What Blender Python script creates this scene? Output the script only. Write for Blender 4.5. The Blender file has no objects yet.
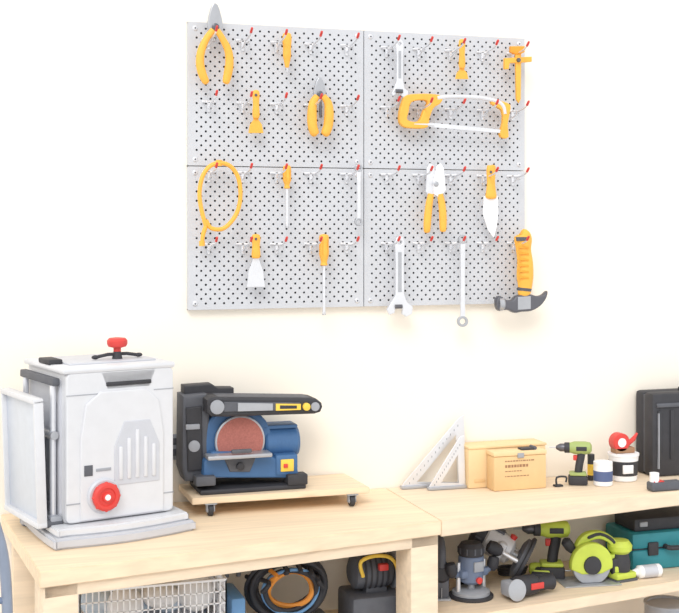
import bpy, bmesh, math, random
from mathutils import Vector, Matrix
random.seed(3)
scene = bpy.context.scene
# ---------------------------------------------------------------- calibration
F = 1250.0; CX = 339.5; CY = 226.0
YAW = math.atan(F/3878.0); SN, CS = math.sin(YAW), math.cos(YAW)
D = 4.0; H = 1.75; BZ = 0.86; LZ = 0.557

def cal(u, v, y):
    """measured photo point -> position on the real vertical plane y"""
    a = (u-CX)/F
    Z = (y+D)/(CS-a*SN)
    return Vector((Z*(SN+a*CS), y, H-(v-CY)/F*Z))
def pxs(u, y):
    a = (u-CX)/F
    return (y+D)/(CS-a*SN)/F
def gnd(u, v, z):
    Z = (H-z)*F/(v-CY); a = (u-CX)/F
    return Vector((Z*(SN+a*CS), Z*(CS-a*SN)-D, z))

# ---------------------------------------------------------------- materials
def lin(c):
    o = []
    for x in c:
        x /= 255.0
        o.append(x/12.92 if x <= 0.04045 else ((x+0.055)/1.055)**2.4)
    return o
MATS = {}
def mat(name, col, rough=0.5, metal=0.0, var=0.05, scale=30, wood=False):
    if name in MATS: return MATS[name]
    m = bpy.data.materials.new(name); m.use_nodes = True
    nt = m.node_tree; b = nt.nodes['Principled BSDF']
    b.inputs['Roughness'].default_value = rough
    b.inputs['Metallic'].default_value = metal
    c = lin(col)
    tc = nt.nodes.new('ShaderNodeTexCoord')
    mp = nt.nodes.new('ShaderNodeMapping')
    no = nt.nodes.new('ShaderNodeTexNoise')
    ra = nt.nodes.new('ShaderNodeValToRGB')
    nt.links.new(tc.outputs['Object'], mp.inputs['Vector'])
    nt.links.new(mp.outputs['Vector'], no.inputs['Vector'])
    no.inputs['Scale'].default_value = scale
    no.inputs['Detail'].default_value = 4
    if wood:
        mp.inputs['Scale'].default_value = (0.6, 9, 9)
        bu = nt.nodes.new('ShaderNodeBump'); bu.inputs['Strength'].default_value=0.25; bu.inputs['Distance'].default_value=0.001
        nt.links.new(no.outputs['Fac'], bu.inputs['Height']); nt.links.new(bu.outputs['Normal'], b.inputs['Normal'])
    nt.links.new(no.outputs['Fac'], ra.inputs['Fac'])
    ra.color_ramp.elements[0].position = 0.3; ra.color_ramp.elements[1].position = 0.7
    ra.color_ramp.elements[0].color = [x*(1-var) for x in c]+[1]
    ra.color_ramp.elements[1].color = [min(1, x*(1+var)) for x in c]+[1]
    out = ra.outputs['Color']
    if wood:   # sparse knots
        mp2 = nt.nodes.new('ShaderNodeMapping'); mp2.inputs['Scale'].default_value=(3.0,9,9)
        vo = nt.nodes.new('ShaderNodeTexVoronoi'); vo.inputs['Scale'].default_value=1.0
        mr = nt.nodes.new('ShaderNodeMapRange'); mr.inputs['From Min'].default_value=0.04; mr.inputs['From Max'].default_value=0.13
        mr.inputs['To Min'].default_value=0.35; mr.inputs['To Max'].default_value=0.0
        mx = nt.nodes.new('ShaderNodeMixRGB'); mx.inputs['Color2'].default_value=[c[0]*.55,c[1]*.42,c[2]*.3,1]
        nt.links.new(tc.outputs['Object'],mp2.inputs['Vector']); nt.links.new(mp2.outputs['Vector'],vo.inputs['Vector'])
        nt.links.new(vo.outputs['Distance'],mr.inputs['Value']); nt.links.new(mr.outputs['Result'],mx.inputs['Fac'])
        nt.links.new(out,mx.inputs['Color1']); out=mx.outputs['Color']
    nt.links.new(out, b.inputs['Base Color'])
    MATS[name] = m
    return m
ORANGE = mat('orange_grip', (249,182,72), 0.55)
CHROME = mat('chrome', (230,231,235), 0.3, 0.6, 0.03)
STEEL = mat('steel', (180,182,187), 0.35, 0.5)
DSTEEL = mat('dark_steel', (104,104,110), 0.35, 0.5)
PEG = mat('pegboard_grey', (202,204,209), 0.5, 0.0, 0.015)
HOLE_SHADE = mat('hole_shade', (88,88,94), 0.9)  # dark colour standing in for the shade inside the pegboard holes
RED = mat('red_plastic', (214,66,60), 0.45)
BLACK = mat('black_plastic', (54,54,59), 0.6, 0, 0.12)
DGREY = mat('dark_grey', (88,90,97), 0.6, 0, 0.10)
GREY = mat('mid_grey', (158,161,168), 0.5)
LGREY = mat('machine_silver', (216,217,221), 0.45, 0.1, 0.02)
LGREY2 = mat('machine_base_grey', (198,200,207), 0.45, 0.1, 0.02)
WHITE = mat('white_plastic', (240,240,242), 0.5, 0, 0.02)
PINE = mat('pine_wood', (238,215,184), 0.65, 0, 0.09, 6, True)
PINE2 = mat('pine_front', (235,214,187), 0.65, 0, 0.08, 6, True)
BOXW = mat('box_wood', (226,192,142), 0.6, 0, 0.09, 8)
BOXW2 = mat('box_wood_light', (235,205,158), 0.6, 0, 0.08, 8)
BLUE = mat('sander_blue', (66,106,152), 0.5)
DISC = mat('sanding_disc', (174,108,98), 0.9, 0, 0.12, 200)
YEL = mat('yellow_label', (245,204,80), 0.5)
LIME = mat('lime_plastic', (196,212,82), 0.5)
TEAL = mat('teal_case', (48,136,148), 0.5)
BLU2 = mat('light_blue', (104,150,196), 0.5)
SLATE = mat('slate_blue', (108,122,148), 0.45)
CARD = mat('cardboard', (158,120,90), 0.8)
ORC = mat('orange_cord', (232,150,60), 0.5)

# ---------------------------------------------------------------- builder
def cr(pts, n=5, closed=False):
    P = [tuple(p) for p in pts]; out = []; N = len(P)
    rng = N if closed else N-1
    for i in range(rng):
        if closed: a,b,c,d = P[(i-1)%N],P[i],P[(i+1)%N],P[(i+2)%N]
        else: a,b,c,d = P[max(i-1,0)],P[i],P[i+1],P[min(i+2,N-1)]
        for k in range(n):
            t = k/n
            out.append(tuple(0.5*(2*b[j]+(c[j]-a[j])*t+(2*a[j]-5*b[j]+4*c[j]-d[j])*t*t+(3*b[j]-a[j]-3*c[j]+d[j])*t**3) for j in range(len(b))))
    if not closed: out.append(P[-1])
    return out
VERT = Matrix(((1,0,0,0),(0,0,-1,0),(0,1,0,0),(0,0,0,1)))   # xy outline -> xz plane

class B:
    def __init__(s, name, M=None):
        s.name=name; s.v=[]; s.f=[]; s.m=[]; s.mats=[]; s.M=M or Matrix.Identity(4)
    def mi(s, m):
        if m not in s.mats: s.mats.append(m)
        return s.mats.index(m)
    def raw(s, vs, fs, m, T=None):
        o=len(s.v); k=s.mi(m)
        for p in vs:
            p=Vector(p)
            s.v.append(T@p if T else p)
        for f in fs: s.f.append([o+i for i in f]); s.m.append(k)
    def bm(s, bm, m, T=None):
        bm.verts.index_update()
        s.raw([v.co.copy() for v in bm.verts],[[v.index for v in f.verts] for f in bm.faces],m,T); bm.free()
    def box(s, lo, hi, m, bev=0.0, T=None, seg=2):
        lo=Vector(lo); hi=Vector(hi)
        b=bmesh.new(); bmesh.ops.create_cube(b,size=1)
        for v in b.verts:
            v.co=Vector(((lo[i]+hi[i])/2+v.co[i]*(hi[i]-lo[i]) for i in range(3)))
        if bev>0: bmesh.ops.bevel(b,geom=b.edges[:],offset=bev,segments=seg,affect='EDGES',profile=0.5)
        s.bm(b,m,T)
    def boxpx(s,u0,v0,u1,v1,y,dep,m,bev=0.004):
        a=cal(u0,v1,y); c=cal(u1,v0,y)
        s.box((a.x,y,a.z),(c.x,y+dep,c.z),m,bev)
    def lathe(s,p,ax,prof,m,seg=24,T=None):
        p=Vector(p); ax=Vector(ax).normalized()
        n=ax.orthogonal().normalized(); q=ax.cross(n)
        vs=[];fs=[]
        for r,h in prof:
            for i in range(seg):
                a=2*math.pi*i/seg
                vs.append(p+ax*h+(n*math.cos(a)+q*math.sin(a))*max(r,1e-5))
        for j in range(len(prof)-1):
            for i in range(seg):
                k=(i+1)%seg
                fs.append([j*seg+i,j*seg+k,(j+1)*seg+k,(j+1)*seg+i])
        fs.append(list(range(seg))[::-1]); fs.append([(len(prof)-1)*seg+i for i in range(seg)])
        s.raw(vs,fs,m,T)
    def cyl(s,p0,p1,r,m,r1=None,seg=20,bev=0.0,T=None):
        p0=Vector(p0);p1=Vector(p1);L=(p1-p0).length; r1=r if r1 is None else r1
        pr=[(r,0),(r1,L)] if bev<=0 else [(r-bev,0),(r,bev),(r1,L-bev),(r1-bev,L)]
        s.lathe(p0,p1-p0,pr,m,seg,T)
    def ball(s,c,r,m,sc=(1,1,1),T=None):
        b=bmesh.new(); bmesh.ops.create_uvsphere(b,u_segments=20,v_segments=12,radius=r)
        for v in b.verts: v.co=Vector((v.co[i]*sc[i]+c[i] for i in range(3)))
        s.bm(b,m,T)
    def tube(s,pts,r,m,seg=10,sq=1.0,closed=False,nrm=None,T=None):
        pts=[Vector(p) for p in pts]; N=len(pts)
        R=r if isinstance(r,(list,tuple)) else [r]*N
        vs=[];fs=[];n=None
        for i in range(N):
            if closed: t=pts[(i+1)%N]-pts[(i-1)%N]
            else: t=pts[min(i+1,N-1)]-pts[max(i-1,0)]
            if t.length<1e-9: t=Vector((0,0,1))
            t.normalize()
            if n is None or nrm is not None:
                n=Vector(nrm) if nrm is not None else t.orthogonal()
            n=(n-t*n.dot(t)).normalized(); q=t.cross(n)
            for k in range(seg):
                a=2*math.pi*k/seg
                vs.append(pts[i]+q*R[i]*math.cos(a)+n*R[i]*sq*math.sin(a))
        for j in range(N if closed else N-1):
            jj=(j+1)%N
            for i in range(seg):
                k=(i+1)%seg
                fs.append([j*seg+i,j*seg+k,jj*seg+k,jj*seg+i])
        if not closed:
            fs.append(list(range(seg))[::-1]); fs.append([(N-1)*seg+i for i in range(seg)])
        s.raw(vs,fs,m,T)
    def hand(s,st,y,m,sq=0.75,seg=14,n=4):
        st=cr(st,n)
        s.tube([cal(a,b,y) for a,b,c in st],[max(c,0.2)*pxs(a,y) for a,b,c in st],m,seg,sq,nrm=(0,1,0))
    def plate(s,loops,y,t,m,bev=0.0015,T=None):
        """xz outlines, front face at y, thickness t going back (+y)"""
        cu=bpy.data.curves.new('tmp','CURVE'); cu.dimensions='2D'; cu.fill_mode='BOTH'
        bev=min(bev,t*0.45)
        cu.extrude=t/2-bev; cu.bevel_depth=bev; cu.bevel_resolution=1; cu.offset=-bev
        for L in loops:
            sp=cu.splines.new('POLY'); sp.points.add(len(L)-1)
            for i,p in enumerate(L): sp.points[i].co=(p[0],p[1],0,1)
            sp.use_cyclic_u=True
        ob=bpy.data.objects.new('tmp',cu)
        me=ob.to_mesh()
        TT=Matrix.Translation((0,y+t/2,0))@VERT
        if T: TT=T@TT
        s.raw([v.co.copy() for v in me.vertices],[list(p.vertices) for p in me.polygons],m,TT)
        ob.to_mesh_clear(); bpy.data.objects.remove(ob); bpy.data.curves.remove(cu)
    def pl(s,loops,y,t,m,bev=0.0015,smooth=0):
        out=[]
        for L in loops:
            if smooth: L=cr(L,smooth,True)
            out.append([(cal(a,b,y).x,cal(a,b,y).z) for a,b in L])
        s.plate(out,y,t,m,bev)
    def prism(s,poly,z0,z1,m,bev=0.003,T=None):
        b=bmesh.new()
        vs=[b.verts.new((p[0],p[1],z0)) for p in poly]
        f=b.faces.new(vs)
        r=bmesh.ops.extrude_face_region(b,geom=[f])
        for v in [g for g in r['geom'] if isinstance(g,bmesh.types.BMVert)]: v.co.z=z1
        if bev>0: bmesh.ops.bevel(b,geom=b.edges[:],offset=bev,segments=2,affect='EDGES')
        s.bm(b,m,T)
    def done(s,origin=None,angle=32):
        vs=[s.M@v for v in s.v]
        if origin is None:
            lo=[min(v[i] for v in vs) for i in range(3)]; hi=[max(v[i] for v in vs) for i in range(3)]
            origin=Vector(((lo[0]+hi[0])/2,(lo[1]+hi[1])/2,lo[2]))
        me=bpy.data.meshes.new(s.name)
        me.from_pydata([v-origin for v in vs],[],s.f)
        for m in s.mats: me.materials.append(m)
        for p,k in zip(me.polygons,s.m): p.material_index=k; p.use_smooth=True
        b=bmesh.new(); b.from_mesh(me); bmesh.ops.recalc_face_normals(b,faces=b.faces[:]); b.to_mesh(me); b.free()
        me.set_sharp_from_angle(angle=math.radians(angle))
        ob=bpy.data.objects.new(s.name,me); ob.location=origin
        scene.collection.objects.link(ob)
        return ob
def circ(u,v,ru,rv=None,n=20):
    rv=rv or ru
    return [(u+ru*math.cos(2*math.pi*i/n),v+rv*math.sin(2*math.pi*i/n)) for i in range(n)]
def frame(x,y,z,deg=0):
    return Matrix.Translation((x,y,z))@Matrix.Rotation(math.radians(deg),4,'Z')

# ---------------------------------------------------------------- room
WALL = mat('wall_paint', (251,243,230), 0.85, 0, 0.012, 1.2)
FLOOR = mat('concrete_floor', (205,204,203), 0.8, 0, 0.08, 5)
b=B('wall_back'); b.box((-3,0,0),(6,0.12,3.4),WALL); b.done()
b=B('floor'); b.box((-3,-6,-0.1),(6,0,0),FLOOR); b.done()

# ---------------------------------------------------------------- pegboard
X0,X1,Z0,Z1=0.7690,1.966,1.478,2.409
XM,ZM=(X0+X1)/2,(Z0+Z1)/2
b=B('pegboard')
YF=-0.024
def panel(x0,x1,z0,z1):
    g=0.0015; x0+=g;x1-=g;z0+=g;z1-=g
    mg=0.0125
    def quad(a,c,e,f): b.raw([(a,YF,c),(e,YF,c),(e,YF,f),(a,YF,f)],[[0,1,2,3]],PEG)
    ix0,ix1,iz0,iz1=x0+mg,x1-mg,z0+mg,z1-mg
    quad(x0,z0,x1,iz0);quad(x0,iz1,x1,z1);quad(x0,iz0,ix0,iz1);quad(ix1,iz0,x1,iz1)
    nr=29; nc=19
    ch=(iz1-iz0)/nr; cw=(ix1-ix0)/nc; R=0.0039
    def cell(a,c,e,f):
        cx=(a+e)/2;cz=(c+f)/2
        ring=[(math.cos(math.pi/4*i),math.sin(math.pi/4*i)) for i in range(8)]
        outer=[(e,cz),(e,f),(cx,f),(a,f),(a,cz),(a,c),(cx,c),(e,c)]
        vs=[(p[0],YF,p[1]) for p in outer]+[(cx+R*p[0],YF,cz+R*p[1]) for p in ring]+[(cx+R*p[0],YF+0.004,cz+R*p[1]) for p in ring]
        fs=[]
        for i in range(8):
            k=(i+1)%8
            fs.append([i,k,8+k,8+i]); fs.append([8+i,8+k,16+k,16+i])
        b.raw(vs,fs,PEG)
    for r in range(nr):
        c=iz0+r*ch
        if r%2==0:
            for k in range(nc): cell(ix0+k*cw,c,ix0+(k+1)*cw,c+ch)
        else:
            quad(ix0,c,ix0+cw/2,c+ch); quad(ix1-cw/2,c,ix1,c+ch)
            for k in range(nc-1): cell(ix0+(k+.5)*cw,c,ix0+(k+1.5)*cw,c+ch)
    w=0.0015
    b.box((x0,YF+0.0002,z0),(x0+w,-0.001,z1),PEG); b.box((x1-w,YF+0.0002,z0),(x1,-0.001,z1),PEG)
    b.box((x0,YF+0.0002,z0),(x1,-0.001,z0+w),PEG); b.box((x0,YF+0.0002,z1-w),(x1,-0.001,z1),PEG)
    b.box((x0+w,-0.014,z0+w),(x1-w,-0.012,z1-w),HOLE_SHADE)  # added dark sheet behind the panel, makes the holes look shaded
    for sx in (x0+0.022,x1-0.022):
        for sz in (z0+0.02,z1-0.02):
            b.lathe((sx,YF,sz),(0,-1,0),[(0.009,0),(0.009,0.001),(0.006,0.004),(0.001,0.005)],CHROME,12)
            b.lathe((sx,YF-0.0045,sz),(0,-1,0),[(0.003,0),(0.003,0.001)],DSTEEL,6)
panel(X0,XM,Z0,ZM);panel(XM,X1,Z0,ZM);panel(X0,XM,ZM,Z1);panel(XM,X1,ZM,Z1)
b.done(origin=Vector((XM,0,Z0)))

b=B('pegboard_hooks')
cols=[cal(u,226,-0.03).x for u in (209,243,277,311,347,387,419,451,483,513)]
for zi in (2.352,2.15,1.923,1.69):
    for x in cols:
        b.box((x-0.022,YF-0.004,zi-0.003),(x+0.022,YF-0.0005,zi+0.005),WHITE,0.0012)
        b.box((x-0.005,YF-0.004,zi-0.032),(x+0.005,YF-0.0005,zi+0.005),CHROME,0.0015)
        p=cr([(x,YF-0.002,zi-0.022),(x,-0.045,zi-0.018),(x,-0.07,zi-0.004),(x,-0.10,zi),(x,-0.128,zi+0.006),(x,-0.142,zi+0.015)],3)
        b.tube(p,0.0031,CHROME,8)
        b.tube([(x-0.020,YF-0.003,zi),(x-0.013,-0.05,zi-0.002),(x,-0.075,zi-0.002)],0.0022,CHROME,6)
        b.tube([(x+0.020,YF-0.003,zi),(x+0.013,-0.05,zi-0.002),(x,-0.075,zi-0.002)],0.0022,CHROME,6)
        e=Vector((x,-0.142,zi+0.015)); d=Vector((0,-0.012,0.010))
        b.tube([e-d*0.35,e-d*0.3,e+d*0.8,e+d],[0.003,0.0043,0.0043,0.003],RED,8)
b.done()

Y=-0.075
AMB=mat('amber',(236,160,50),.55)
b=B('slip_joint_pliers')
b.pl([[(211,8),(214,3),(218,5),(221,14),(223,24),(221,32),(215,36),(209,31),(208,22)]],Y,0.016,STEEL,0.003,2)
b.lathe(cal(215.5,27,Y-0.001),(0,-1,0),[(0.012,0),(0.012,0.003),(0.008,0.005)],DSTEEL,14)
b.hand([(213,30,3),(207,38,3.4),(201.5,50,4),(200,62,4.3),(202,73,4.4),(206,82,3.6),(207,84,1)],Y,ORANGE,.8)
b.hand([(217,30,3),(222,38,3.4),(228,50,4),(229.5,62,4.3),(228,73,4.4),(226,82,3.6),(225.5,84,1)],Y-0.002,ORANGE,.8)
b.done()
b=B('awl')
b.hand([(287,33,1),(287,34,4),(287,40,4.8),(287,48,4.2),(287,56,4.2),(287,62,3),(287,67,2),(287,68,.5)],Y,ORANGE,.8)
b.hand([(287,66,1.2),(287,72,.5)],Y,CHROME,1)
b.done()
def adj_wrench(name,u,v0,v1,w,hw):
    b=B(name)
    L=v1-v0; hd=v1-hw*1.15
    b.pl([[(u-w,v0+w*1.2),(u-w*.6,v0+1),(u,v0),(u+w*.6,v0+1),(u+w,v0+w*1.2),(u+w*.8,v0+L*.35),(u+w*.85,hd-8),(u+hw*.55,hd),(u+hw,hd+hw*.35),(u+hw*.95,v1-3),(u+hw*.5,v1),(u+hw*.15,v1-3),(u+hw*.2,hd+hw*.55),(u-hw*.35,hd+hw*.5),(u-hw*.4,v1-4),(u-hw*.8,v1-2),(u-hw*1.0,hd+hw*.6),(u-hw*.7,hd+1),(u-w*.85,hd-7),(u-w*.8,v0+L*.35)],
           circ(u,v0+w*1.3,w*.42,n=12)],Y,0.012,CHROME,0.0025)
    b.pl([[(u-w*.35,v0+L*.2),(u+w*.35,v0+L*.2),(u+w*.35,hd-10),(u-w*.35,hd-10)]],Y-0.0012,0.003,STEEL,0.0008)
    c=cal(u-hw*.1,hd+hw*.35,Y-0.002); b.cyl(c+Vector((-0.012,0,0)),c+Vector((0.012,0,0)),0.007,DSTEEL,seg=12)
    b.done()
adj_wrench('adjustable_wrench',400,39,98,3.8,8.5)
adj_wrench('adjustable_wrench',400,236,317,5,13)
def putty(name,u,v0,vh,v1,w,bm_,wh=4):
    b=B(name)
    b.hand([(u,v0,1),(u,v0+1,wh*.8),(u,v0+5,wh),(u,(v0+vh)/2,wh*.85),(u,vh-4,wh),(u,vh,wh*.8),(u,vh+.5,.6)],Y,ORANGE,.6)
    b.pl([[(u-wh*.6,vh-3),(u+wh*.6,vh-3),(u+wh*.7,vh+2),(u+w*.8,vh+(v1-vh)*.45),(u+w,v1),(u-w,v1),(u-w*.8,vh+(v1-vh)*.45),(u-wh*.7,vh+2)]],Y+0.003,0.004,bm_,0.0008)
    b.lathe(cal(u,v0+5,Y-0.009),(0,-1,0),[(0.005,0),(0.004,0.002)],DSTEEL,10)
    b.done()
putty('putty_knife',462,39,68,79,6.5,ORANGE,3.6)
putty('putty_knife',256,90,118,133,7.5,ORANGE,3.8)
putty('putty_knife',256,234,258,287,9,CHROME,4.6)
b=B('bar_clamp')
b.pl([[(515.5,48),(521.5,48),(521,99),(519,103),(516.5,99)]],Y,0.010,ORANGE,0.002)
b.pl([[(505,58),(532,56.5),(532,61.5),(522,62.5),(510,63),(509,69),(505,69)]],Y-0.004,0.016,ORANGE,0.002)
b.pl([[(511,46),(525,46),(525,52),(521,54),(515,54),(511,52)]],Y-0.005,0.018,AMB,0.003)
b.lathe(cal(518.5,60,Y-0.005),(0,-1,0),[(0.008,0),(0.007,0.005)],DSTEEL,12)
b.done()
b=B('combination_pliers')
b.pl([[(314,97),(315,86),(318,78),(322,78),(325,86),(326,97),(320,101)]],Y,0.014,STEEL,0.003,2)
b.lathe(cal(320,94,Y-0.001),(0,-1,0),[(0.010,0),(0.010,0.003),(0.006,0.005)],DSTEEL,14)
b.hand([(317,96,3),(313,103,4.2),(312,114,5),(312.5,126,5),(315,134,4.4),(316,136,1)],Y,ORANGE,.8)
b.hand([(323,96,3),(328,103,4.2),(329,114,5),(328,126,5),(325,134,4.4),(324,136,1)],Y-0.002,ORANGE,.8)
b.hand([(320.5,100,1),(320.5,112,1.6),(320.5,118,1)],Y+0.002,DSTEEL)
b.done()
b=B('hacksaw')
b.pl([[(407,95),(425,93.5),(440,95),(443,99),(440,104),(434,108),(430,118),(428,127),(418,128.5),(405,127),(400,122),(400,112),(403,101)],
      [(412,102),(409,112),(408,120),(419,121),(424,110),(428,103),(424,100)]],Y-0.004,0.022,ORANGE,0.004,3)
b.hand([(437,98,2.4),(452,96.5,2.2),(478,97.5,2.2),(496,101,2.2),(503,106,2.2),(505,114,2)],Y,CHROME)
b.hand([(412,124,1.6),(428,124.5,1.8),(434,125,1.6)],Y,CHROME)
b.pl([[(430,122.5),(500,129.5),(506,133.5),(430,127)]],Y,0.0022,CHROME,0.0003)
b.pl([[(493,99),(508,103),(511,108),(508,124),(509,137),(503,138),(500,134),(503,122),(502,110),(492,104)]],Y-0.003,0.018,ORANGE,0.003,2)
b.done()
b=B('cable_loop')
lp=cr([(206,226),(202,212),(199.5,195),(202,178),(209,167),(219,163),(230,166),(238,177),(240.5,194),(238,210),(231,222),(222,229),(211,228),(206,220)],5)
b.tube([cal(a,c,Y-0.004*math.sin(i/len(lp)*3)) for i,(a,c) in enumerate(lp)],2.2*pxs(220,Y),ORANGE,8)
b.hand([(206,226,2.3),(203,235,2.2),(202,245,2.0)],Y,ORANGE,1)
b.hand([(202,241,3.0),(202,246,3.0)],Y,ORANGE,1)
b.hand([(219,160,3.2),(219,166,3.2)],Y,ORANGE,1)
b.done()
def driver(name,u,v0,vh,v1,w,tip=1.2):
    b=B(name)
    b.hand([(u,v0,1),(u,v0+1,w*.8),(u,v0+4,w),(u,v0+(vh-v0)*.35,w*.95),(u,v0+(vh-v0)*.62,w),(u,vh-4,w*.62),(u,vh-1,w*.75),(u,vh,.6)],Y,ORANGE,1)
    for k in range(6):
        a=k*math.pi/3; r=w*.93*pxs(u,Y)
        o=Vector((r*math.cos(a),r*math.sin(a),0))
        b.tube([cal(u,v0+5,Y)+o,cal(u,v0+(vh-v0)*.66,Y)+o],0.0016,AMB,6)
    b.hand([(u,vh-2,1.5),(u,v1-5,1.5),(u,v1-3,tip),(u,v1,.8)],Y,CHROME,1)
    b.hand([(u,v1-5,1.6),(u,v1,1.9)],Y,STEEL,.4)
    b.done()
driver('screwdriver',287,165,189,228,4.2)
driver('screwdriver',324,234,266,315,5,1.8)
def ringwrench(name,u,v0,v1,w,r0,r1):
    b=B(name)
    def ring(v,r):
        b.pl([circ(u,v,r),circ(u,v,r*.55,n=12)],Y-0.001,0.010,STEEL,0.002)
    ring(v0+r0,r0); ring(v1-r1,r1)
    b.pl([[(u-w,v0+r0*1.8),(u+w,v0+r0*1.8),(u+w*.8,(v0+v1)/2),(u+w,v1-r1*1.8),(u-w,v1-r1*1.8),(u-w*.8,(v0+v1)/2)]],Y,0.007,CHROME,0.002)
    b.done()
ringwrench('ring_spanner',359,164,226,2.0,4,4)
ringwrench('ring_spanner',463,235,327,2.5,4.5,5.5)
b=B('tin_snips')
b.pl([[(427,168),(430,163),(434,165),(437,180),(437,196),(431,198),(426,192)]],Y,0.01,CHROME,0.002)
b.pl([[(444,168),(441,163),(437,166),(434,180),(434,194),(440,198),(446,190)]],Y-0.008,0.009,WHITE,0.002)
b.lathe(cal(436,184,Y-0.008),(0,-1,0),[(0.009,0),(0.009,0.003),(0.005,0.005)],STEEL,12)
b.hand([(431,194,3.2),(429,205,3.8),(427.5,220,4),(427,231,3.4),(427,233,1)],Y,ORANGE,.7)
b.hand([(440,194,3.2),(442,205,3.8),(443,218,4),(443,230,3.4),(443,232,1)],Y-0.004,ORANGE,.7)
b.done()
b=B('utility_knife')
b.hand([(491.5,165,1),(491.5,166,4.5),(491,172,5),(491,182,4.4),(491,190,5.2),(491,197,6),(491,199,3)],Y,ORANGE,.5)
b.pl([[(484,196),(498,196),(498.5,212),(497,226),(494,238),(488,230),(483,214)]],Y+0.001,0.004,WHITE,0.001)
b.lathe(cal(491,172,Y-0.011),(0,-1,0),[(0.005,0),(0.004,0.003)],DSTEEL,10)
b.done()
b=B('claw_hammer')
b.hand([(521,233,2),(522,234,8),(523,240,9.5),(523.5,250,8),(525,262,8.4),(525,275,9),(525,286,7.6),(524,294,6.6),(524,297,4)],Y-0.01,ORANGE,.65)
for v in (246,252,258,264,270,276): b.pl([[(519,v),(529,v+1),(529,v+3),(519,v+2)]],Y-0.0315,0.004,AMB,0.001)
b.pl([[(516,237),(529,237),(528,241),(517,241)]],Y-0.031,0.005,DGREY,0.001)
b.hand([(524.5,288,7.7),(524.2,291,7.3)],Y-0.01,DGREY,.68)
b.pl([[(497,299),(501,296),(507,300),(513,300),(517,296),(529,294),(537,296),(543,295),(548,291),(547,298),(541,306),(532,311),(522,312),(515,313),(508,310),(500,311),(497,307)]],Y-0.022,0.026,DSTEEL,0.006,3)
b.lathe(cal(502,304,Y-0.009),(-1,0,0),[(0.019,-0.006),(0.024,0),(0.024,0.012),(0.021,0.015)],STEEL,18)
b.pl([[(518,297),(531,296),(531,309),(518,310)]],Y-0.0235,0.005,STEEL,0.002)
b.done()

# ---------------------------------------------------------------- workbench
fl=(0.252,-0.706); fr=(1.449,-0.505); far=(3.05,-0.24)
b=B('workbench')
b.prism([fl,fr,(1.449,-0.004),(0.19,-0.004)],BZ-0.042,BZ,PINE,0.002)
dx,dy=(fr[0]-fl[0]),(fr[1]-fl[1]); ang=math.degrees(math.atan2(dy,dx))
MB=frame(fl[0],fl[1],0,ang); L=math.hypot(dx,dy)
b.box((0.015,0.012,BZ-0.075),(L-0.004,0.05,BZ-0.042),PINE2,0.002,T=MB)
b.box((0.012,0.012,0.0),(0.105,0.105,BZ-0.0425),PINE2,0.003,T=MB)
b.box((L-0.098,0.012,0.0),(L-0.003,0.105,BZ-0.0425),PINE2,0.003,T=MB)
b.box((0.22,-0.10,0.0),(0.31,-0.02,BZ-0.0425),PINE2,0.003)
b.box((1.35,-0.10,0.0),(1.44,-0.02,BZ-0.0425),PINE2,0.003)
b.prism([(0.30,-0.62),(1.40,-0.43),(1.40,-0.02),(0.30,-0.02)],0.44,0.47,PINE,0.002)
b.done()
b=B('storage_shelf')
s0=(1.452,-0.498)
b.prism([s0,far,(3.05,-0.004),(1.452,-0.004)],BZ-0.05,BZ-0.001,PINE2,0.002)
b.prism([s0,far,(3.05,-0.004),(1.452,-0.004)],LZ-0.036,LZ,PINE2,0.002)
b.prism([s0,far,(3.05,-0.004),(1.452,-0.004)],0.2,0.24,PINE2,0.002)
b.box((2.94,-0.20,0),(3.03,-0.01,BZ-0.05),PINE2,0.003)
b.box((1.455,-0.10,0),(1.50,-0.01,BZ-0.05),PINE2,0.003)
b.done()

# ---------------------------------------------------------------- planer
M=frame(0.343,-0.435,BZ+0.0005,15)
b=B('thickness_planer',M)
W,Dp,HT=0.328,0.32,0.480
base=cr([(-0.055,-0.035),(-0.02,-0.06),(0.16,-0.085),(0.35,-0.06),(0.375,-0.03),(0.375,0.24),(0.34,0.27),(0.0,0.28),(-0.03,0.25)],4,True)
b.prism(base,0,0.03,LGREY2,0.006)
base2=[(0.165+(x-0.165)*0.93,0.1+(y-0.1)*0.9) for x,y in base]
b.prism(base2,0.03,0.052,LGREY,0.004)
b.box((0.0,0.012,0.05),(W,Dp,HT),LGREY,0.012)
def rr(x0,z0,x1,z1,r=0.02,n=4):
    o=[]
    for cx,cz,a0 in ((x1-r,z1-r,0),(x0+r,z1-r,90),(x0+r,z0+r,180),(x1-r,z0+r,270)):
        for k in range(n+1):
            a=math.radians(a0+90*k/n); o.append((cx+r*math.cos(a),cz+r*math.sin(a)))
    return o
b.plate([rr(0.0,0.055,W,HT-0.003,0.016),[(0.112,0.469),(0.262,0.469),(0.247,0.431),(0.127,0.431)]],-0.008,0.022,LGREY,0.005)
b.box((0.105,0.006,0.425),(0.268,0.013,0.473),BLACK)
b.box((0.118,-0.012,0.433),(0.257,-0.002,0.445),BLACK,0.003)
b.plate([[(0.04,0.06),(0.295,0.06),(0.295,0.29),(0.28,0.385),(0.24,0.420),(0.10,0.420),(0.055,0.385),(0.04,0.29)]],-0.014,0.01,LGREY,0.004)
b.plate([[(0.14,0.15),(0.28,0.15),(0.28,0.26),(0.25,0.33),(0.17,0.33),(0.14,0.26)]],-0.0165,0.005,LGREY2,0.002)
for k in range(5):
    x=0.153+k*0.0255; b.box((x,-0.021,0.165),(x+0.012,-0.012,0.255+0.05*(1-abs(k-2)/2.2)),LGREY,0.004)
b.box((0.0,-0.0095,0.108),(W,-0.006,0.111),GREY)
b.box((0.0,-0.0095,0.413),(0.10,-0.006,0.415),GREY); b.box((0.265,-0.0095,0.413),(W,-0.006,0.415),GREY)
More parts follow.
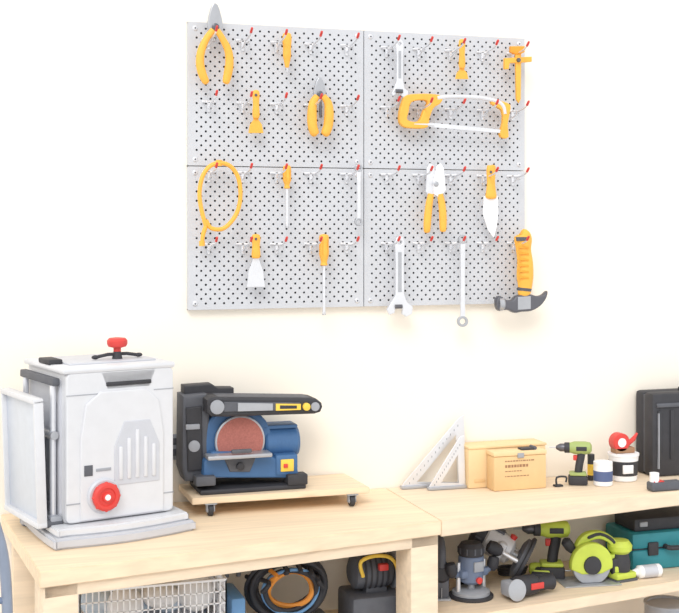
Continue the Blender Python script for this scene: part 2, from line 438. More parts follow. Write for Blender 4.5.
b.box((0.05,-0.016,0.185),(0.075,-0.013,0.215),DGREY,0.0005)
b.box((0.085,-0.016,0.195),(0.13,-0.013,0.203),GREY,0.0005)
b.lathe((0.108,-0.012,0.125),(0,-1,0),[(0.05,0),(0.05,0.006),(0.045,0.012),(0.03,0.013)],LGREY2,28)
b.lathe((0.108,-0.024,0.125),(0,-1,0),[(0.038,0),(0.040,0.004),(0.040,0.014),(0.034,0.018),(0.026,0.018),(0.024,0.014),(0.014,0.014),(0.013,0.022),(0.005,0.023)],RED,28)
for k in range(8):
    a=k*math.pi/4; b.ball((0.108+0.037*math.cos(a),-0.034,0.125+0.037*math.sin(a)),0.006,RED)
b.lathe((0.108,-0.046,0.125),(0,-1,0),[(0.009,0),(0.007,0.003)],WHITE,14)
b.box((-0.012,-0.012,HT-0.006),(W+0.006,Dp+0.004,HT+0.012),LGREY,0.008)
b.box((0.03,0.05,HT+0.01),(0.30,0.26,HT+0.018),LGREY2,0.004)
b.box((-0.03,0.02,HT-0.04),(-0.008,0.30,HT-0.018),DGREY,0.004)
b.box((-0.012,0.10,HT+0.011),(0.03,0.19,HT+0.026),BLACK,0.004)
cx,cy=0.197,0.10
b.cyl((cx,cy,HT+0.016),(cx,cy,HT+0.04),0.016,BLACK,0.011)
b.tube([(cx-0.065,cy,HT+0.026),(cx-0.03,cy,HT+0.032),(cx+0.03,cy,HT+0.032),(cx+0.065,cy,HT+0.026)],0.005,BLACK,8)
b.ball((cx-0.068,cy,HT+0.026),0.008,BLACK,(1.5,1,.8)); b.ball((cx+0.068,cy,HT+0.026),0.008,BLACK,(1.5,1,.8))
b.lathe((cx,cy,HT+0.038),(0,0,1),[(0.011,0),(0.011,0.012),(0.026,0.016),(0.030,0.024),(0.030,0.034),(0.024,0.041),(0.008,0.043)],RED,26)
b.box((-0.006,0.03,0.06),(0.004,Dp-0.02,0.455),LGREY2,0.003)
b.box((-0.009,0.06,0.10),(-0.004,Dp-0.06,0.28),GREY,0.002)
for y in (0.045,0.275): b.cyl((-0.02,y,0.05),(-0.02,y,0.44),0.009,CHROME)
b.box((-0.035,0.02,0.03),(0.0,0.27,0.075),GREY,0.004)
b.cyl((-0.02,0.03,0.30),(-0.02,0.29,0.30),0.012,STEEL)
TT=Matrix.Translation((-0.055,0.0,0.06))@Matrix.Rotation(math.radians(-2),4,'Y')
TBL=mat('table_steel',(206,212,222),0.4,0.3,0.03)
b.box((-0.006,0.015,0),(0.006,0.30,0.345),TBL,0.003,T=TT)
b.box((-0.020,0.012,0),(0.008,0.022,0.345),LGREY,0.003,T=TT)
b.box((-0.020,0.293,0),(0.008,0.303,0.345),LGREY,0.003,T=TT)
b.box((-0.022,0.012,0.335),(0.008,0.303,0.35),LGREY,0.003,T=TT)
b.box((-0.022,0.012,-0.012),(0.008,0.303,0.004),LGREY,0.003,T=TT)
b.cyl((-0.05,0.03,0.055),(0.0,0.03,0.055),0.012,DGREY); b.cyl((-0.05,0.25,0.055),(0.0,0.25,0.055),0.012,DGREY)
b.done()

# ---------------------------------------------------------------- caster board + sander
TZ=H-0.831
b=B('caster_board')
b.prism([(0.742,-0.235),(1.312,-0.242),(1.305,-0.008),(0.742,-0.008)],TZ-0.020,TZ,PINE,0.002)
for x,y in ((0.80,-0.225),(1.255,-0.232),(0.80,-0.04),(1.255,-0.04)):
    b.cyl((x-0.008,y,BZ+0.0180),(x+0.008,y,BZ+0.0180),0.0175,BLACK,seg=20,bev=0.002)
    b.cyl((x-0.0085,y,BZ+0.0180),(x+0.0085,y,BZ+0.0180),0.008,WHITE,seg=12)
    b.box((x-0.013,y-0.008,BZ+0.014),(x-0.009,y+0.008,TZ-0.020),GREY); b.box((x+0.009,y-0.008,BZ+0.014),(x+0.013,y+0.008,TZ-0.020),GREY)
    b.box((x-0.018,y-0.014,TZ-0.0225),(x+0.018,y+0.016,TZ-0.0195),GREY)
b.done()
b=B('belt_disc_sander')
zb=TZ
def fl_(u,y): return cal(u,300,y).x
b.box((fl_(200,-.2),-0.205,zb),(fl_(306,-.2),-0.03,zb+0.016),BLACK,0.005)
b.pl([[(203,478),(204,462),(212,452),(262,452),(275,458),(296,462),(300,478)]],-0.185,0.13,BLUE,0.006)
b.boxpx(196,476,216,487,-0.21,0.05,DGREY); b.boxpx(288,474,308,486,-0.21,0.05,BLACK)
b.pl([[(208,470),(205,455),(204,440),(207,425),(214,415),(226,411),(246,411),(262,416),(270,428),(274,445),(270,462),(262,470)]],-0.150,0.09,BLUE,0.008,2)
c=cal(240,441,-0.165)
b.lathe(c,(0,-1,0),[(0.078,-0.014),(0.080,-0.010),(0.080,0.002),(0.076,0.004)],STEEL,40)
b.lathe(c+Vector((0,-0.0035,0)),(0,-1,0),[(0.0745,0),(0.0745,0.0015)],DISC,40)
b.box((fl_(206,-.2),-0.232,cal(240,457,-.2).z),(fl_(270,-.2),-0.17,cal(240,453,-.2).z),STEEL,0.003)
b.pl([[(224,458),(256,458),(250,472),(230,472)]],-0.19,0.012,DGREY,0.003)
b.lathe(cal(240,466,-0.19),(0,-1,0),[(0.012,0),(0.012,0.012),(0.005,0.014)],BLACK,14)
b.boxpx(232,449,252,454,-0.236,0.012,DGREY,0.002)
mc=cal(262,442,-0.11)
b.lathe(mc,(1,0,0),[(0.045,0),(0.052,0.008),(0.052,0.105),(0.045,0.115),(0.02,0.12)],BLUE,28)
b.boxpx(262,424,298,430,-0.15,0.08,BLUE,0.006)
for k in range(6): b.lathe(mc+Vector((0.025+k*0.013,0,0)),(1,0,0),[(0.0525,0),(0.0525,0.004)],BLUE,28)
b.boxpx(276,454,298,476,-0.19,0.06,BLUE,0.006)
b.boxpx(281,459,294,472,-0.194,0.006,YEL,0.002)
b.boxpx(284,464,288,468,-0.199,0.006,RED,0.001)
b.pl([[(183,396),(207,394),(210,404),(208,480),(186,482),(182,470)]],-0.15,0.11,DGREY,0.008)
b.pl([[(186,408),(202,406),(203,470),(188,472)]],-0.158,0.01,BLACK,0.004)
b.boxpx(186,424,200,430,-0.163,0.008,GREY,0.002)
b.lathe(cal(194,446,-0.156),(0,-1,0),[(0.018,0),(0.018,0.006),(0.01,0.008)],GREY,18)
b.pl([[(184,386),(212,384),(218,388),(234,388),(234,396),(210,400),(184,397)]],-0.11,0.06,BLACK,0.004)
arm=[(207,400),(212,397)]+[(222,397),(310,398)]+[(317,399),(322,403),(323,407),(321,412),(315,414),(225,417),(212,417),(207,413)]
b.pl([arm],-0.215,0.11,BLACK,0.008)
b.pl([[(224,402),(300,402.5),(300,410),(224,412)]],-0.219,0.006,DGREY,0.002)
b.pl([[(238,403),(273,403.5),(273,410.5),(238,411.5)]],-0.222,0.005,STEEL,0.001)
b.pl([[(276,403.8),(301,404),(301,410),(276,410.8)]],-0.2225,0.005,YEL,0.001)
b.pl([[(280,405.4),(297,405.6),(297,408.6),(280,409)]],-0.2235,0.003,BLACK,0.0005)
b.lathe(cal(217,407,-0.215),(0,-1,0),[(0.022,0),(0.022,0.006),(0.012,0.008)],GREY,20)
b.lathe(cal(306,406.5,-0.215),(0,-1,0),[(0.012,0),(0.012,0.01),(0.006,0.012)],YEL,16)
b.lathe(cal(315,406.5,-0.215),(0,-1,0),[(0.014,0),(0.014,0.005),(0.006,0.006)],GREY,16)
b.pl([[(218,396.5),(310,397.5),(310,399),(218,399)]],-0.205,0.09,DGREY,0.0005)
b.cyl(cal(216,414,-0.13),cal(216,430,-0.13),0.02,DGREY)
b.done()
b=B('wall_outlet'); b.boxpx(170,434,183,460,-0.008,0.0075,GREY,0.002); b.boxpx(173,438,180,445,-0.011,0.004,DGREY,0.001); b.boxpx(173,449,180,456,-0.011,0.004,DGREY,0.001); b.done()

# ---------------------------------------------------------------- top shelf items
def square(name,y0,pts,hole,ticks):
    b=B(name)
    b.pl([pts,hole],y0,0.006,CHROME,0.001)
    p0=cal(pts[0][0],489,y0); p1=cal(pts[-1][0],489,y0)
    b.box((p0.x,y0-0.010,BZ),(p1.x,y0+0.014,BZ+0.010),STEEL,0.002)
    (ua,va),(ub,vb)=ticks
    for k in range(14):
        t=(k+.5)/14; u=ua+(ub-ua)*t; vv=va+(vb-va)*t
        b.pl([[(u+1.5,vv+2.5),(u+2.1,vv+2.5),(u+2.1,vv+4.5),(u+1.5,vv+4.5)]],y0-0.001,0.003,GREY,0.0002)
    b.done()
square('rafter_square',-0.04,[(401,488.5),(404,483),(459,418),(464,415),(467,488.5)],[(417,482),(458,482),(456,435)],((406,482),(458,420)))
square('rafter_square',-0.085,[(428,490),(431,484),(460,437),(464,435),(466,490)],[(441,483),(459,483),(458,455)],((432,483),(459,440)))
b=B('wooden_crate')
x0=cal(468,446,-0.10).x; x1=cal(545,446,-0.10).x; zt=cal(467,447,-0.10).z
b.box((x0,-0.105,BZ),(x1,-0.012,zt-0.008),BOXW2,0.003)
b.box((x0-0.001,-0.108,zt-0.008),(x1+0.003,-0.010,zt),BOXW2,0.002)
b.box((x0+0.02,-0.108,BZ+0.02),(x0+0.06,-0.104,BZ+0.03),BOXW,0.001)
b.done()
b=B('wooden_box')
x0=cal(494,0,-0.17).x; x1=cal(546,0,-0.17).x; zt=cal(520,451,-0.17).z
b.box((x0,-0.172,BZ),(x1,-0.112,zt-0.016),BOXW,0.003)
b.box((x0-0.002,-0.174,zt-0.015),(x1+0.002,-0.110,zt),BOXW2,0.003)
for i,(w,h) in enumerate(((.10,.004),(.08,.009),(.06,.003),(.09,.003))):
    zc=zt-0.032-i*0.017
    xx=x0+0.04
    while xx<x0+0.04+w:
        l=random.uniform(.004,.011); b.box((xx,-0.1728,zc-h/2),(xx+l,-0.1715,zc+h/2),CARD); xx+=l+.003
b.box(((x0+x1)/2-0.012,-0.177,zt-0.022),((x0+x1)/2+0.012,-0.172,zt-0.006),GREY,0.001)
b.done()
b=B('door_hinge'); 
q=cal(528,450,-0.15); 
b.box((q.x-0.03,-0.165,zt+0.0002),(q.x+0.02,-0.13,zt+0.006),BLACK,0.002); b.cyl((q.x+0.02,-0.165,zt+0.006),(q.x+0.02,-0.13,zt+0.006),0.006,DGREY); b.done()

def drill(name,x,y,z,deg,s,cm,X=None):
    b=B(name,frame(x,y,z,deg)@(X or Matrix.Identity(4))@Matrix.Scale(s,4))
    b.box((-0.035,-0.03,0),(0.055,0.03,0.045),BLACK,0.008)
    b.box((-0.03,-0.032,0.045),(0.05,0.032,0.06),cm,0.006)
    b.tube(cr([(0.012,0,0.055),(0.016,0,0.09),(0.024,0,0.13),(0.028,0,0.16)],3),0.018,BLACK,12,1.15)
    b.box((-0.012,-0.008,0.115),(0.008,0.008,0.14),RED,0.003)
    b.lathe((0.075,0,0.175),(-1,0,0),[(0.015,0),(0.027,0.008),(0.031,0.03),(0.031,0.08),(0.026,0.095),(0.024,0.105)],cm,22)
    b.lathe((-0.03,0,0.175),(-1,0,0),[(0.025,0),(0.025,0.022),(0.022,0.024)],BLACK,22)
    b.lathe((-0.054,0,0.175),(-1,0,0),[(0.019,0),(0.019,0.02),(0.009,0.038),(0.005,0.04)],DSTEEL,18)
    b.cyl((-0.09,0,0.175),(-0.125,0,0.175),0.003,STEEL,seg=8)
    b.box((0.0,-0.033,0.165),(0.05,-0.028,0.185),BLACK,0.002)
    return b.done()
p=gnd(580,486,BZ); drill('cordless_drill',p.x,p.y+0.03,BZ,-25,0.72,mat('dull_green',(160,176,106),.5))
b=B('clamp_jaw'); p=gnd(562,486,BZ)
b.tube(cr([(p.x-0.02,p.y,BZ+0.003),(p.x-0.02,p.y,BZ+0.03),(p.x+0.015,p.y,BZ+0.03),(p.x+0.015,p.y,BZ+0.012)],4),0.0035,BLACK,8); b.box((p.x-0.03,p.y-0.01,BZ),(p.x+0.0,p.y+0.01,BZ+0.006),BLACK,0.001); b.done()
def jar(name,u,v,rpx,hpx,body,lab,lid):
    p=gnd(u,v,BZ); r=rpx*pxs(u,p.y); h=hpx*pxs(u,p.y); p.y=min(p.y,-r-0.012)
    b=B(name)
    b.lathe(p,(0,0,1),[(r*.92,0),(r,0.003),(r,h*.8),(r*.9,h*.86)],body,26)
    b.lathe(p+Vector((0,0,h*.2)),(0,0,1),[(r*1.012,0),(r*1.012,h*.42)],lab,26)
    b.lathe(p+Vector((0,0,h*.82)),(0,0,1),[(r*.98,0),(r*1.0,h*.02),(r*1.0,h*.16),(r*.9,h*.18)],lid,26)
    b.done()
LAB=mat('label_blue',(84,100,142),.5)
jar('plastic_jar',603,485,9.5,24,WHITE,LAB,WHITE)
jar('spray_can',591,480,3.5,26,BLACK,YEL,BLACK)
jar('plastic_jar',618,480,6,24,WHITE,DGREY,DGREY)
b=B('paint_tub'); p=gnd(638,485,BZ)
r=0.052; p.y=-0.13
b.lathe(p,(0,0,1),[(r*.85,0),(r*.9,0.003),(r,0.085),(r*1.05,0.087),(r*1.05,0.095),(r*.95,0.095)],WHITE,28)
b.lathe(p+Vector((0,0,0.02)),(0,0,1),[(r*.935,0),(r*.985,0.05)],BLACK,28)
b.box((p.x-0.03,p.y-r*1.0,BZ+0.03),(p.x+0.01,p.y-r*.86,BZ+0.06),WHITE,0.002)
b.done()
b=B('tape_dispenser')
q=Vector((p.x-0.005,-0.13,BZ+0.0955))
b.box((q.x-0.035,q.y-0.02,q.z),(q.x+0.04,q.y+0.02,q.z+0.02),CARD,0.003)
b.lathe((q.x-0.012,q.y-0.02,q.z+0.038),(0,1,0),[(0.03,0),(0.032,0.003),(0.032,0.036),(0.03,0.04)],RED,24)
b.lathe((q.x-0.012,q.y-0.022,q.z+0.038),(0,1,0),[(0.016,0),(0.016,0.044)],WHITE,20)
b.tube([(q.x+0.01,q.y,q.z+0.02),(q.x+0.045,q.y,q.z+0.045),(q.x+0.06,q.y,q.z+0.065)],[.008,.008,.004],RED,10)
b.done()
b=B('tool_case')
x0=cal(651,0,-0.12).x; zt=cal(660,393,-0.12).z
b.box((x0,-0.13,BZ),(x0+0.30,-0.07,zt),BLACK,0.012); b.box((x0,-0.066,BZ),(x0+0.30,-0.012,zt),BLACK,0.012)
b.box((x0+0.004,-0.072,BZ+0.01),(x0+0.296,-0.064,zt-0.01),DGREY)
for k in range(4): b.box((x0+0.02+k*.05,-0.136,BZ+0.06),(x0+0.035+k*.05,-0.128,zt-0.06),BLACK,0.003)
b.box((x0+0.015,-0.137,zt-0.05),(x0+0.28,-0.128,zt-0.035),DGREY,0.003)
b.box((x0+0.02,-0.138,BZ+0.03),(x0+0.024,-0.129,zt-0.07),GREY); 
b.tube(cr([(x0+0.15,-0.07,zt-0.01),(x0+0.155,-0.07,zt+0.012),(x0+0.22,-0.07,zt+0.012),(x0+0.225,-0.07,zt-0.01)],4),0.006,BLACK,8)
b.done()
b=B('power_strip'); p=gnd(668,491,BZ)
b.box((p.x-0.06,p.y-0.0,BZ),(p.x+0.06,p.y+0.04,BZ+0.03),DGREY,0.006); b.box((p.x-0.05,p.y+0.005,BZ+0.0295),(p.x-0.01,p.y+0.03,BZ+0.034),RED,0.002); b.cyl((p.x-0.04,p.y+0.02,BZ+0.03),(p.x-0.04,p.y+0.02,BZ+0.06),0.016,WHITE); b.done()

# ---------------------------------------------------------------- lower shelf items
def router(name,x,y,z,deg,s,mot,trim,cap,X=None):
    b=B(name,frame(x,y,z,deg)@(X or Matrix.Identity(4))@Matrix.Scale(s,4))
    b.lathe((0,0,0),(0,0,1),[(0.078,0),(0.08,0.003),(0.08,0.010),(0.076,0.013),(0.03,0.013)],BLACK,36)
    b.lathe((0,0,0.012),(0,0,1),[(0.068,0),(0.068,0.012),(0.05,0.02)],trim,32)
    for sx in (-1,1):
        b.cyl((sx*0.055,0.0,0.015),(sx*0.055,0,0.13),0.008,CHROME)
        b.tube(cr([(sx*0.045,0,0.085),(sx*0.07,-0.005,0.09),(sx*0.088,-0.008,0.10)],3),0.011,mot,10)
        b.lathe((sx*0.085,-0.008,0.085),(sx*0.25,0,1),[(0.012,0),(0.019,0.01),(0.022,0.03),(0.018,0.048),(0.006,0.052)],BLACK,18)
    b.box((-0.06,-0.03,0.075),(0.06,0.03,0.105),mot,0.01)
    b.lathe((0,0,0.05),(0,0,1),[(0.028,0),(0.042,0.01),(0.046,0.04),(0.046,0.095),(0.042,0.10)],mot,30)
    b.lathe((0,0,0.15),(0,0,1),[(0.044,0),(0.046,0.005),(0.046,0.03),(0.036,0.045),(0.012,0.048)],cap,30)
    for k in range(10):
        a=k*math.pi/5; b.box((0.044*math.cos(a)-.003,0.044*math.sin(a)-.003,0.158),(0.044*math.cos(a)+.003,0.044*math.sin(a)+.003,0.18),DGREY)
    b.box((-0.02,-0.05,0.10),(0.02,-0.042,0.135),trim,0.002)
    b.lathe((0.0,-0.042,0.07),(0,-1,0),[(0.01,0),(0.012,0.012),(0.006,0.014)],RED,14)
    b.lathe((0,0,0.02),(0,0,1),[(0.014,0),(0.014,0.04)],STEEL,14)
    b.done()
p=gnd(480,603,LZ); router('plunge_router',p.x,p.y+0.07,LZ,12,0.90,SLATE,GREY,BLACK)
p=gnd(530,598,LZ); router('wood_router',p.x+0.045,p.y+0.12,LZ+0.084,-30,1.02,LGREY,DGREY,BLACK,Matrix.Rotation(math.radians(-62),4,'Y')@Matrix.Rotation(math.radians(90),4,'Z'))
b=B('angle_grinder',frame(p.x+0.01,p.y+0.02,LZ,10))
b.lathe((-0.075,0,0.036),(1,0,0),[(0.018,0),(0.03,0.008),(0.034,0.03),(0.032,0.09),(0.024,0.10),(0.023,0.14),(0.026,0.16),(0.02,0.166)],BLACK,22)
b.box((-0.10,-0.026,0.012),(-0.055,0.026,0.06),GREY,0.008)
b.lathe((-0.078,-0.02,0.036),(0,-1,0.15),[(0.012,0),(0.012,0.014),(0.034,0.016),(0.034,0.019),(0.008,0.022)],STEEL,26)
b.box((-0.02,-0.036,0.03),(0.03,-0.031,0.05),RED,0.002)
b.done()
p=gnd(450,606,LZ)
b=B('jigsaw',frame(p.x+0.01,p.y+0.11,LZ,75))
b.box((-0.06,-0.03,0),(0.06,0.03,0.006),STEEL,0.002)
b.box((-0.05,-0.025,0.006),(-0.01,0.025,0.09),DGREY,0.008)
b.lathe((-0.06,0,0.085),(1,0,0),[(0.02,0),(0.03,0.01),(0.032,0.06),(0.03,0.12),(0.022,0.135)],BLACK,20)
b.tube(cr([(-0.045,0,0.10),(-0.04,0,0.155),(0.0,0,0.18),(0.05,0,0.16),(0.065,0,0.10)],4),0.015,DGREY,12)
b.box((-0.03,-0.034,0.07),(0.03,-0.028,0.10),YEL,0.002)
b.box((0.02,-0.02,0.006),(0.05,0.02,0.07),DGREY,0.005)
b.box((-0.055,-0.001,-0.0),(-0.049,0.001,0.04),STEEL)
b.done()
def circsaw(name,x,y,deg,s,c1):
    b=B(name,frame(x,y,LZ,deg)@Matrix.Scale(s,4))
    b.box((-0.12,-0.05,0.0),(0.11,0.09,0.005),STEEL,0.002)
    g=[(0.085*math.cos(math.radians(a)),0.075+0.085*math.sin(math.radians(a))) for a in range(-10,200,10)]
    b.plate([g+[(-0.04,0.04),(0.04,0.04)]],-0.022,0.034,c1,0.006)
    b.lathe((0,-0.012,0.075),(0,1,0),[(0.070,0),(0.070,0.002)],CHROME,40)
    g2=[(0.078*math.cos(math.radians(a)),0.075+0.078*math.sin(math.radians(a))) for a in range(180,361,12)]
    b.plate([[(x_,max(z_,0.006)) for x_,z_ in g2]],-0.018,0.02,GREY,0.003)
    b.lathe((0,-0.022,0.075),(0,-1,0),[(0.036,0),(0.034,0.008),(0.012,0.01)],BLACK,22)
    b.lathe((0,0.012,0.09),(0,1,0),[(0.045,0),(0.045,0.07),(0.038,0.09),(0.02,0.095)],BLACK,24)
    o=cr([(-0.05,0.13),(-0.02,0.185),(0.05,0.195),(0.11,0.16),(0.135,0.10),(0.12,0.06),(0.085,0.07),(0.05,0.12)],4,True)
    i=cr([(-0.005,0.15),(0.04,0.165),(0.085,0.145),(0.10,0.105),(0.075,0.11),(0.04,0.14)],4,True)
    b.plate([o,i],0.012,0.036,c1,0.008)
    b.plate([cr([(0.0,0.168),(0.045,0.18),(0.095,0.152),(0.118,0.11),(0.124,0.115),(0.10,0.165),(0.045,0.192),(-0.005,0.18)],3,True)],0.008,0.044,BLACK,0.004)
    b.box((0.09,0.0,0.02),(0.16,0.07,0.09),BLACK,0.01); b.box((0.10,-0.002,0.035),(0.15,0.072,0.06),c1,0.004)
    b.lathe((-0.06,0.03,0.12),(-0.6,0,0.8),[(0.014,0),(0.02,0.02),(0.02,0.05),(0.008,0.06)],BLACK,16)
    b.done()
p=gnd(596,588,LZ); circsaw('circular_saw',p.x+0.01,p.y+0.055,-8,0.86,LIME)
p=gnd(563,584,LZ); drill('impact_driver',p.x-0.012,min(p.y+0.08,-0.09),LZ,-20,0.95,LIME)
# compact lime drill lying on its side in front
p=gnd(556,592,LZ); drill('cordless_drill',p.x-0.02,p.y+0.055,LZ+0.024,150,0.70,LIME,Matrix.Rotation(math.radians(88),4,'X'))
p=gnd(624,583,LZ)
b=B('palm_sander',frame(p.x+0.01,p.y+0.045,LZ,10))
b.box((-0.045,-0.04,0),(0.045,0.04,0.008),DGREY,0.002); b.box((-0.042,-0.038,0.008),(0.042,0.038,0.03),LIME,0.006)
b.lathe((0,0,0.03),(0,0,1),[(0.034,0),(0.036,0.03),(0.03,0.06)],BLACK,24); b.lathe((0,0,0.088),(0,0,1),[(0.028,0),(0.04,0.012),(0.042,0.028),(0.03,0.045),(0.01,0.048)],LIME,24)
b.done()
b=B('carry_case')
x0=cal(634,0,-0.22).x; x1=x0+0.36; zt=cal(650,532,-0.2).z
b.box((x0,-0.21,LZ),(x1,-0.02,LZ+(zt-LZ)*.55),TEAL,0.012); b.box((x0,-0.21,LZ+(zt-LZ)*.57),(x1,-0.02,zt),TEAL,0.012)
b.box((x0+0.006,-0.20,LZ+0.02),(x1-0.006,-0.03,zt-0.02),BLACK)
for k in (0.06,0.25): b.box((x0+k,-0.218,LZ+(zt-LZ)*.4),(x0+k+0.04,-0.205,LZ+(zt-LZ)*.75),BLACK,0.004)
b.tube(cr([(x0+0.13,-0.205,zt-0.05),(x0+0.135,-0.24,zt-0.05),(x0+0.22,-0.24,zt-0.05),(x0+0.225,-0.205,zt-0.05)],4),0.009,BLACK,8)
b.done()
b=B('socket_case'); b.box((x0+0.02,-0.19,zt+0.0005),(x1-0.03,-0.05,zt+0.045),BLACK,0.008); b.box((x0+0.04,-0.195,zt+0.018),(x0+0.07,-0.186,zt+0.034),GREY,0.002); b.done()
p=gnd(645,578,LZ)
b=B('glue_bottle'); b.cyl((p.x-0.03,p.y,LZ+0.0225),(p.x+0.06,p.y+0.0,LZ+0.0225),0.022,WHITE,bev=0.006); b.cyl((p.x-0.055,p.y,LZ+0.0225),(p.x-0.03,p.y,LZ+0.0225),0.006,WHITE,0.014); b.cyl((p.x-0.012,p.y,LZ+0.0225),(p.x+0.04,p.y,LZ+0.0225),0.0222,LGREY2); b.done()
b=B('power_cord'); 
for (u,v,R,n) in ((512,575,0.05,3),(470,585,0.045,3)):
    p=gnd(u,v,LZ); pts=[]
    p.y=min(p.y,-0.09)
    for i in range(n*16):
        a=i*2*math.pi/16; rr_=R*(1+.08*math.sin(i*.7)); pts.append((p.x+rr_*math.cos(a),p.y+.7*rr_*math.sin(a),LZ+0.005+0.008*(i/16)))
    b.tube(pts,0.0045,BLACK,8)
b.done()
b=B('paint_can'); p=cal(668,606,-0.22); p.z=0.24; zt=cal(668,602,-0.22).z
b.lathe(p,(0,0,1),[(0.078,0),(0.08,0.004),(0.08,zt-0.25),(0.083,zt-0.245),(0.083,zt-0.24),(0.07,zt-0.24),(0.068,zt-0.246),(0.02,zt-0.246)],GREY,30); b.done()

# ---------------------------------------------------------------- under the bench
SZ=0.4705
b=B('wire_basket')
x0=cal(80,0,-0.45).x; x1=cal(226,0,-0.45).x; y0,y1=-0.45,-0.15; zt=cal(150,586,-0.45).z
w=0.0018
for i in range(25):
    x=x0+(x1-x0)*i/24
    for y in (y0,y1): b.box((x-w,y-w,SZ+0.002),(x+w,y+w,zt),WHITE)
    b.box((x-w,y0,SZ),(x+w,y1,SZ+2*w),WHITE)
for i in range(16):
    y=y0+(y1-y0)*i/15
    for x in (x0,x1): b.box((x-w,y-w,SZ+0.002),(x+w,y+w,zt),WHITE)
for j in range(8):
    z=SZ+0.02+(zt-SZ-0.02)*j/7; q=w*1.7 if j==7 else w
    for y in (y0,y1): b.box((x0,y-q,z-q),(x1,y+q,z+q),WHITE)
    for x in (x0,x1): b.box((x-q,y0,z-q),(x+q,y1,z+q),WHITE)
b.done()
b=B('packing_bags')
for i in range(9):
    x=x0+0.07+(x1-x0-0.14)*i/8; b.ball((x,-0.30+0.06*math.sin(i*2.1),zt-0.075+0.02*math.sin(i*1.7)),0.055,WHITE if i%3 else mat('pale_blue',(200,214,228),.5),(1.0,1.1,.8+.2*math.sin(i)))
    b.ball((x,-0.30-0.05*math.sin(i*2.1),zt-0.17),0.06,GREY,(1,1.2,1.2))
b.done()
b=B('extension_cord')
p=cal(288,606,-0.33)
for i,(R,m_,oy) in enumerate(((.085,BLACK,0),(.075,BLACK,.02),(.092,BLACK,-.02),(.064,BLACK,-.035),(.08,DGREY,.035),(.088,BLACK,.05),(.055,ORC,-.02),(.1,BLACK,.01),(.07,BLU2,-.04))):
    pts=[(p.x+R*1.25*math.cos(a),p.y+oy+0.012*math.sin(2*a+i),SZ+0.13+R*.95*math.sin(a)+0.05) for a in [k*2*math.pi/36 for k in range(36)]]
    b.tube(pts,0.0085 if m_ is not BLU2 else 0.005,m_,8,closed=True)
for k in range(6):
    a=k*.5+0.3; b.tube(cr([(p.x+.1*math.cos(a),p.y-.05,SZ+.16+.08*math.sin(a)),(p.x+.08*math.cos(a),p.y-0.06,SZ+.2+.05*math.sin(a)),(p.x+.12*math.cos(a),p.y+.07,SZ+.17+.1*math.sin(a))],4),0.007,ORC if k==4 else BLACK,8)
b.box((p.x-0.13,p.y-0.08,SZ),(p.x+0.13,p.y+0.08,SZ+0.085),DGREY,0.01)
b.done()
b=B('tool_tote'); p=cal(238,600,-0.4)
b.box((p.x-0.025,-0.42,SZ),(p.x+0.02,-0.25,cal(240,596,-.4).z),BLU2,0.01); b.tube(cr([(p.x-0.02,-0.34,0.70),(p.x-0.02,-0.34,0.75),(p.x+0.015,-0.34,0.75),(p.x+0.015,-0.34,0.70)],4),0.007,DGREY,8); b.done()
b=B('bench_grinder'); p=cal(372,600,-0.30)
b.box((p.x-0.09,-0.38,SZ),(p.x+0.08,-0.22,SZ+0.14),DGREY,0.012)
b.lathe((p.x-0.075,-0.30,SZ+0.20),(1,0,0),[(0.03,0),(0.052,0.012),(0.055,0.05),(0.055,0.10),(0.048,0.13),(0.03,0.14)],DGREY,26)
b.box((p.x-0.03,-0.33,SZ+0.13),(p.x+0.04,-0.27,SZ+0.17),DGREY,0.004)
for k in range(5): b.lathe((p.x-0.04+k*.018,-0.30,SZ+0.20),(1,0,0),[(0.057,0),(0.057,0.006)],BLACK,26)
b.lathe((p.x+0.065,-0.30,SZ+0.20),(1,0,0),[(0.06,0),(0.06,0.02)],GREY,28)
b.tube(cr([(p.x-0.05,-0.36,SZ+.20),(p.x-0.06,-0.37,SZ+.25),(p.x+0.0,-0.365,SZ+.262),(p.x+.05,-0.37,SZ+.24),(p.x+.07,-0.385,SZ+.15)],5),0.006,YEL,8)
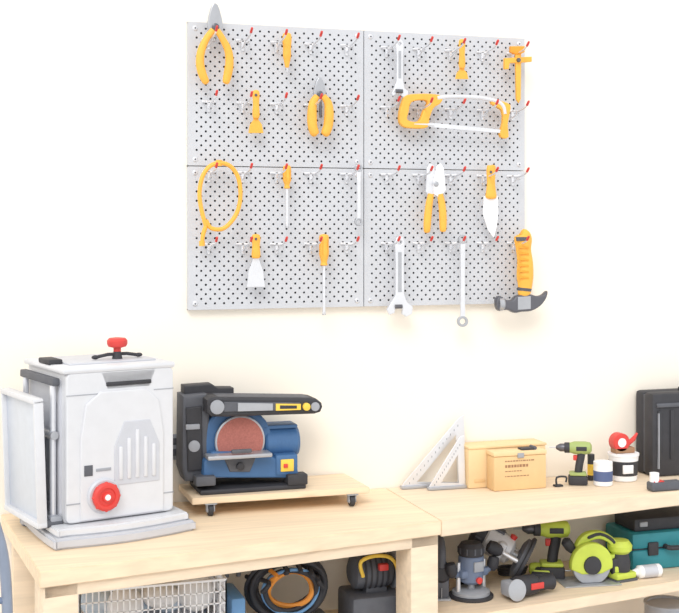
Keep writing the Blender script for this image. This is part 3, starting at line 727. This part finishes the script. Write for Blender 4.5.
b.box((p.x+0.0,-0.372,SZ+0.215),(p.x+0.03,-0.352,SZ+0.235),RED,0.003)
b.done()

# -- hand truck handle at far left
b=B('hand_truck')
x=cal(7,560,-0.72).x
b.tube(cr([(x-0.34,-0.72,0.03),(x-0.34,-0.72,0.6),(x-0.335,-0.72,0.92),(x-0.27,-0.72,1.03),(x-0.07,-0.72,1.03),(x-0.02,-0.72,0.96),(x,-0.72,0.80),(x,-0.72,0.5),(x,-0.72,0.03)],6),0.014,mat('tube_grey',(140,150,168),.4,.2),12)
for z in (0.25,0.5,0.8): b.tube([(x-0.34,-0.72,z),(x,-0.72,z)],0.009,SLATE,8)
b.box((x-0.36,-0.90,0.0),(x+0.02,-0.70,0.012),SLATE,0.003)
for sx in (-0.37,0.02): b.cyl((x+sx-0.015,-0.64,0.09),(x+sx+0.013,-0.64,0.09),0.09,BLACK,bev=0.008)
b.cyl((x-0.37,-0.64,0.09),(x+0.03,-0.64,0.09),0.01,STEEL); 
for sx in (-0.34,0.0): b.tube([(x+sx,-0.72,0.15),(x+sx,-0.64,0.09)],0.009,SLATE,8)
b.done()

# ---------------------------------------------------------------- light
w=bpy.data.worlds.new('World'); scene.world=w; w.use_nodes=True
bg=w.node_tree.nodes['Background']; bg.inputs[0].default_value=(0.995,1.0,1.0,1); bg.inputs[1].default_value=1.16
def sun(name,rot,st,ang,col=(1,1,1)):
    l=bpy.data.lights.new(name,'SUN'); l.energy=st; l.angle=math.radians(ang); l.color=col
    o=bpy.data.objects.new(name,l); o.rotation_euler=[math.radians(a) for a in rot]; scene.collection.objects.link(o)
sun('daylight',(48,0,-28),1.45,30,(1,0.99,0.97))
scene.view_settings.view_transform='Standard'
scene.view_settings.look='None'
# ---------------------------------------------------------------- camera
cam=bpy.data.cameras.new('camera'); co=bpy.data.objects.new('camera',cam); scene.collection.objects.link(co)
cam.sensor_fit='HORIZONTAL'; cam.sensor_width=36; cam.lens=F/679*36
cam.shift_y=-(306.5-CY)/679
co.location=(0,-D,H); co.rotation_euler=(math.radians(90),0,-YAW)
scene.camera=co
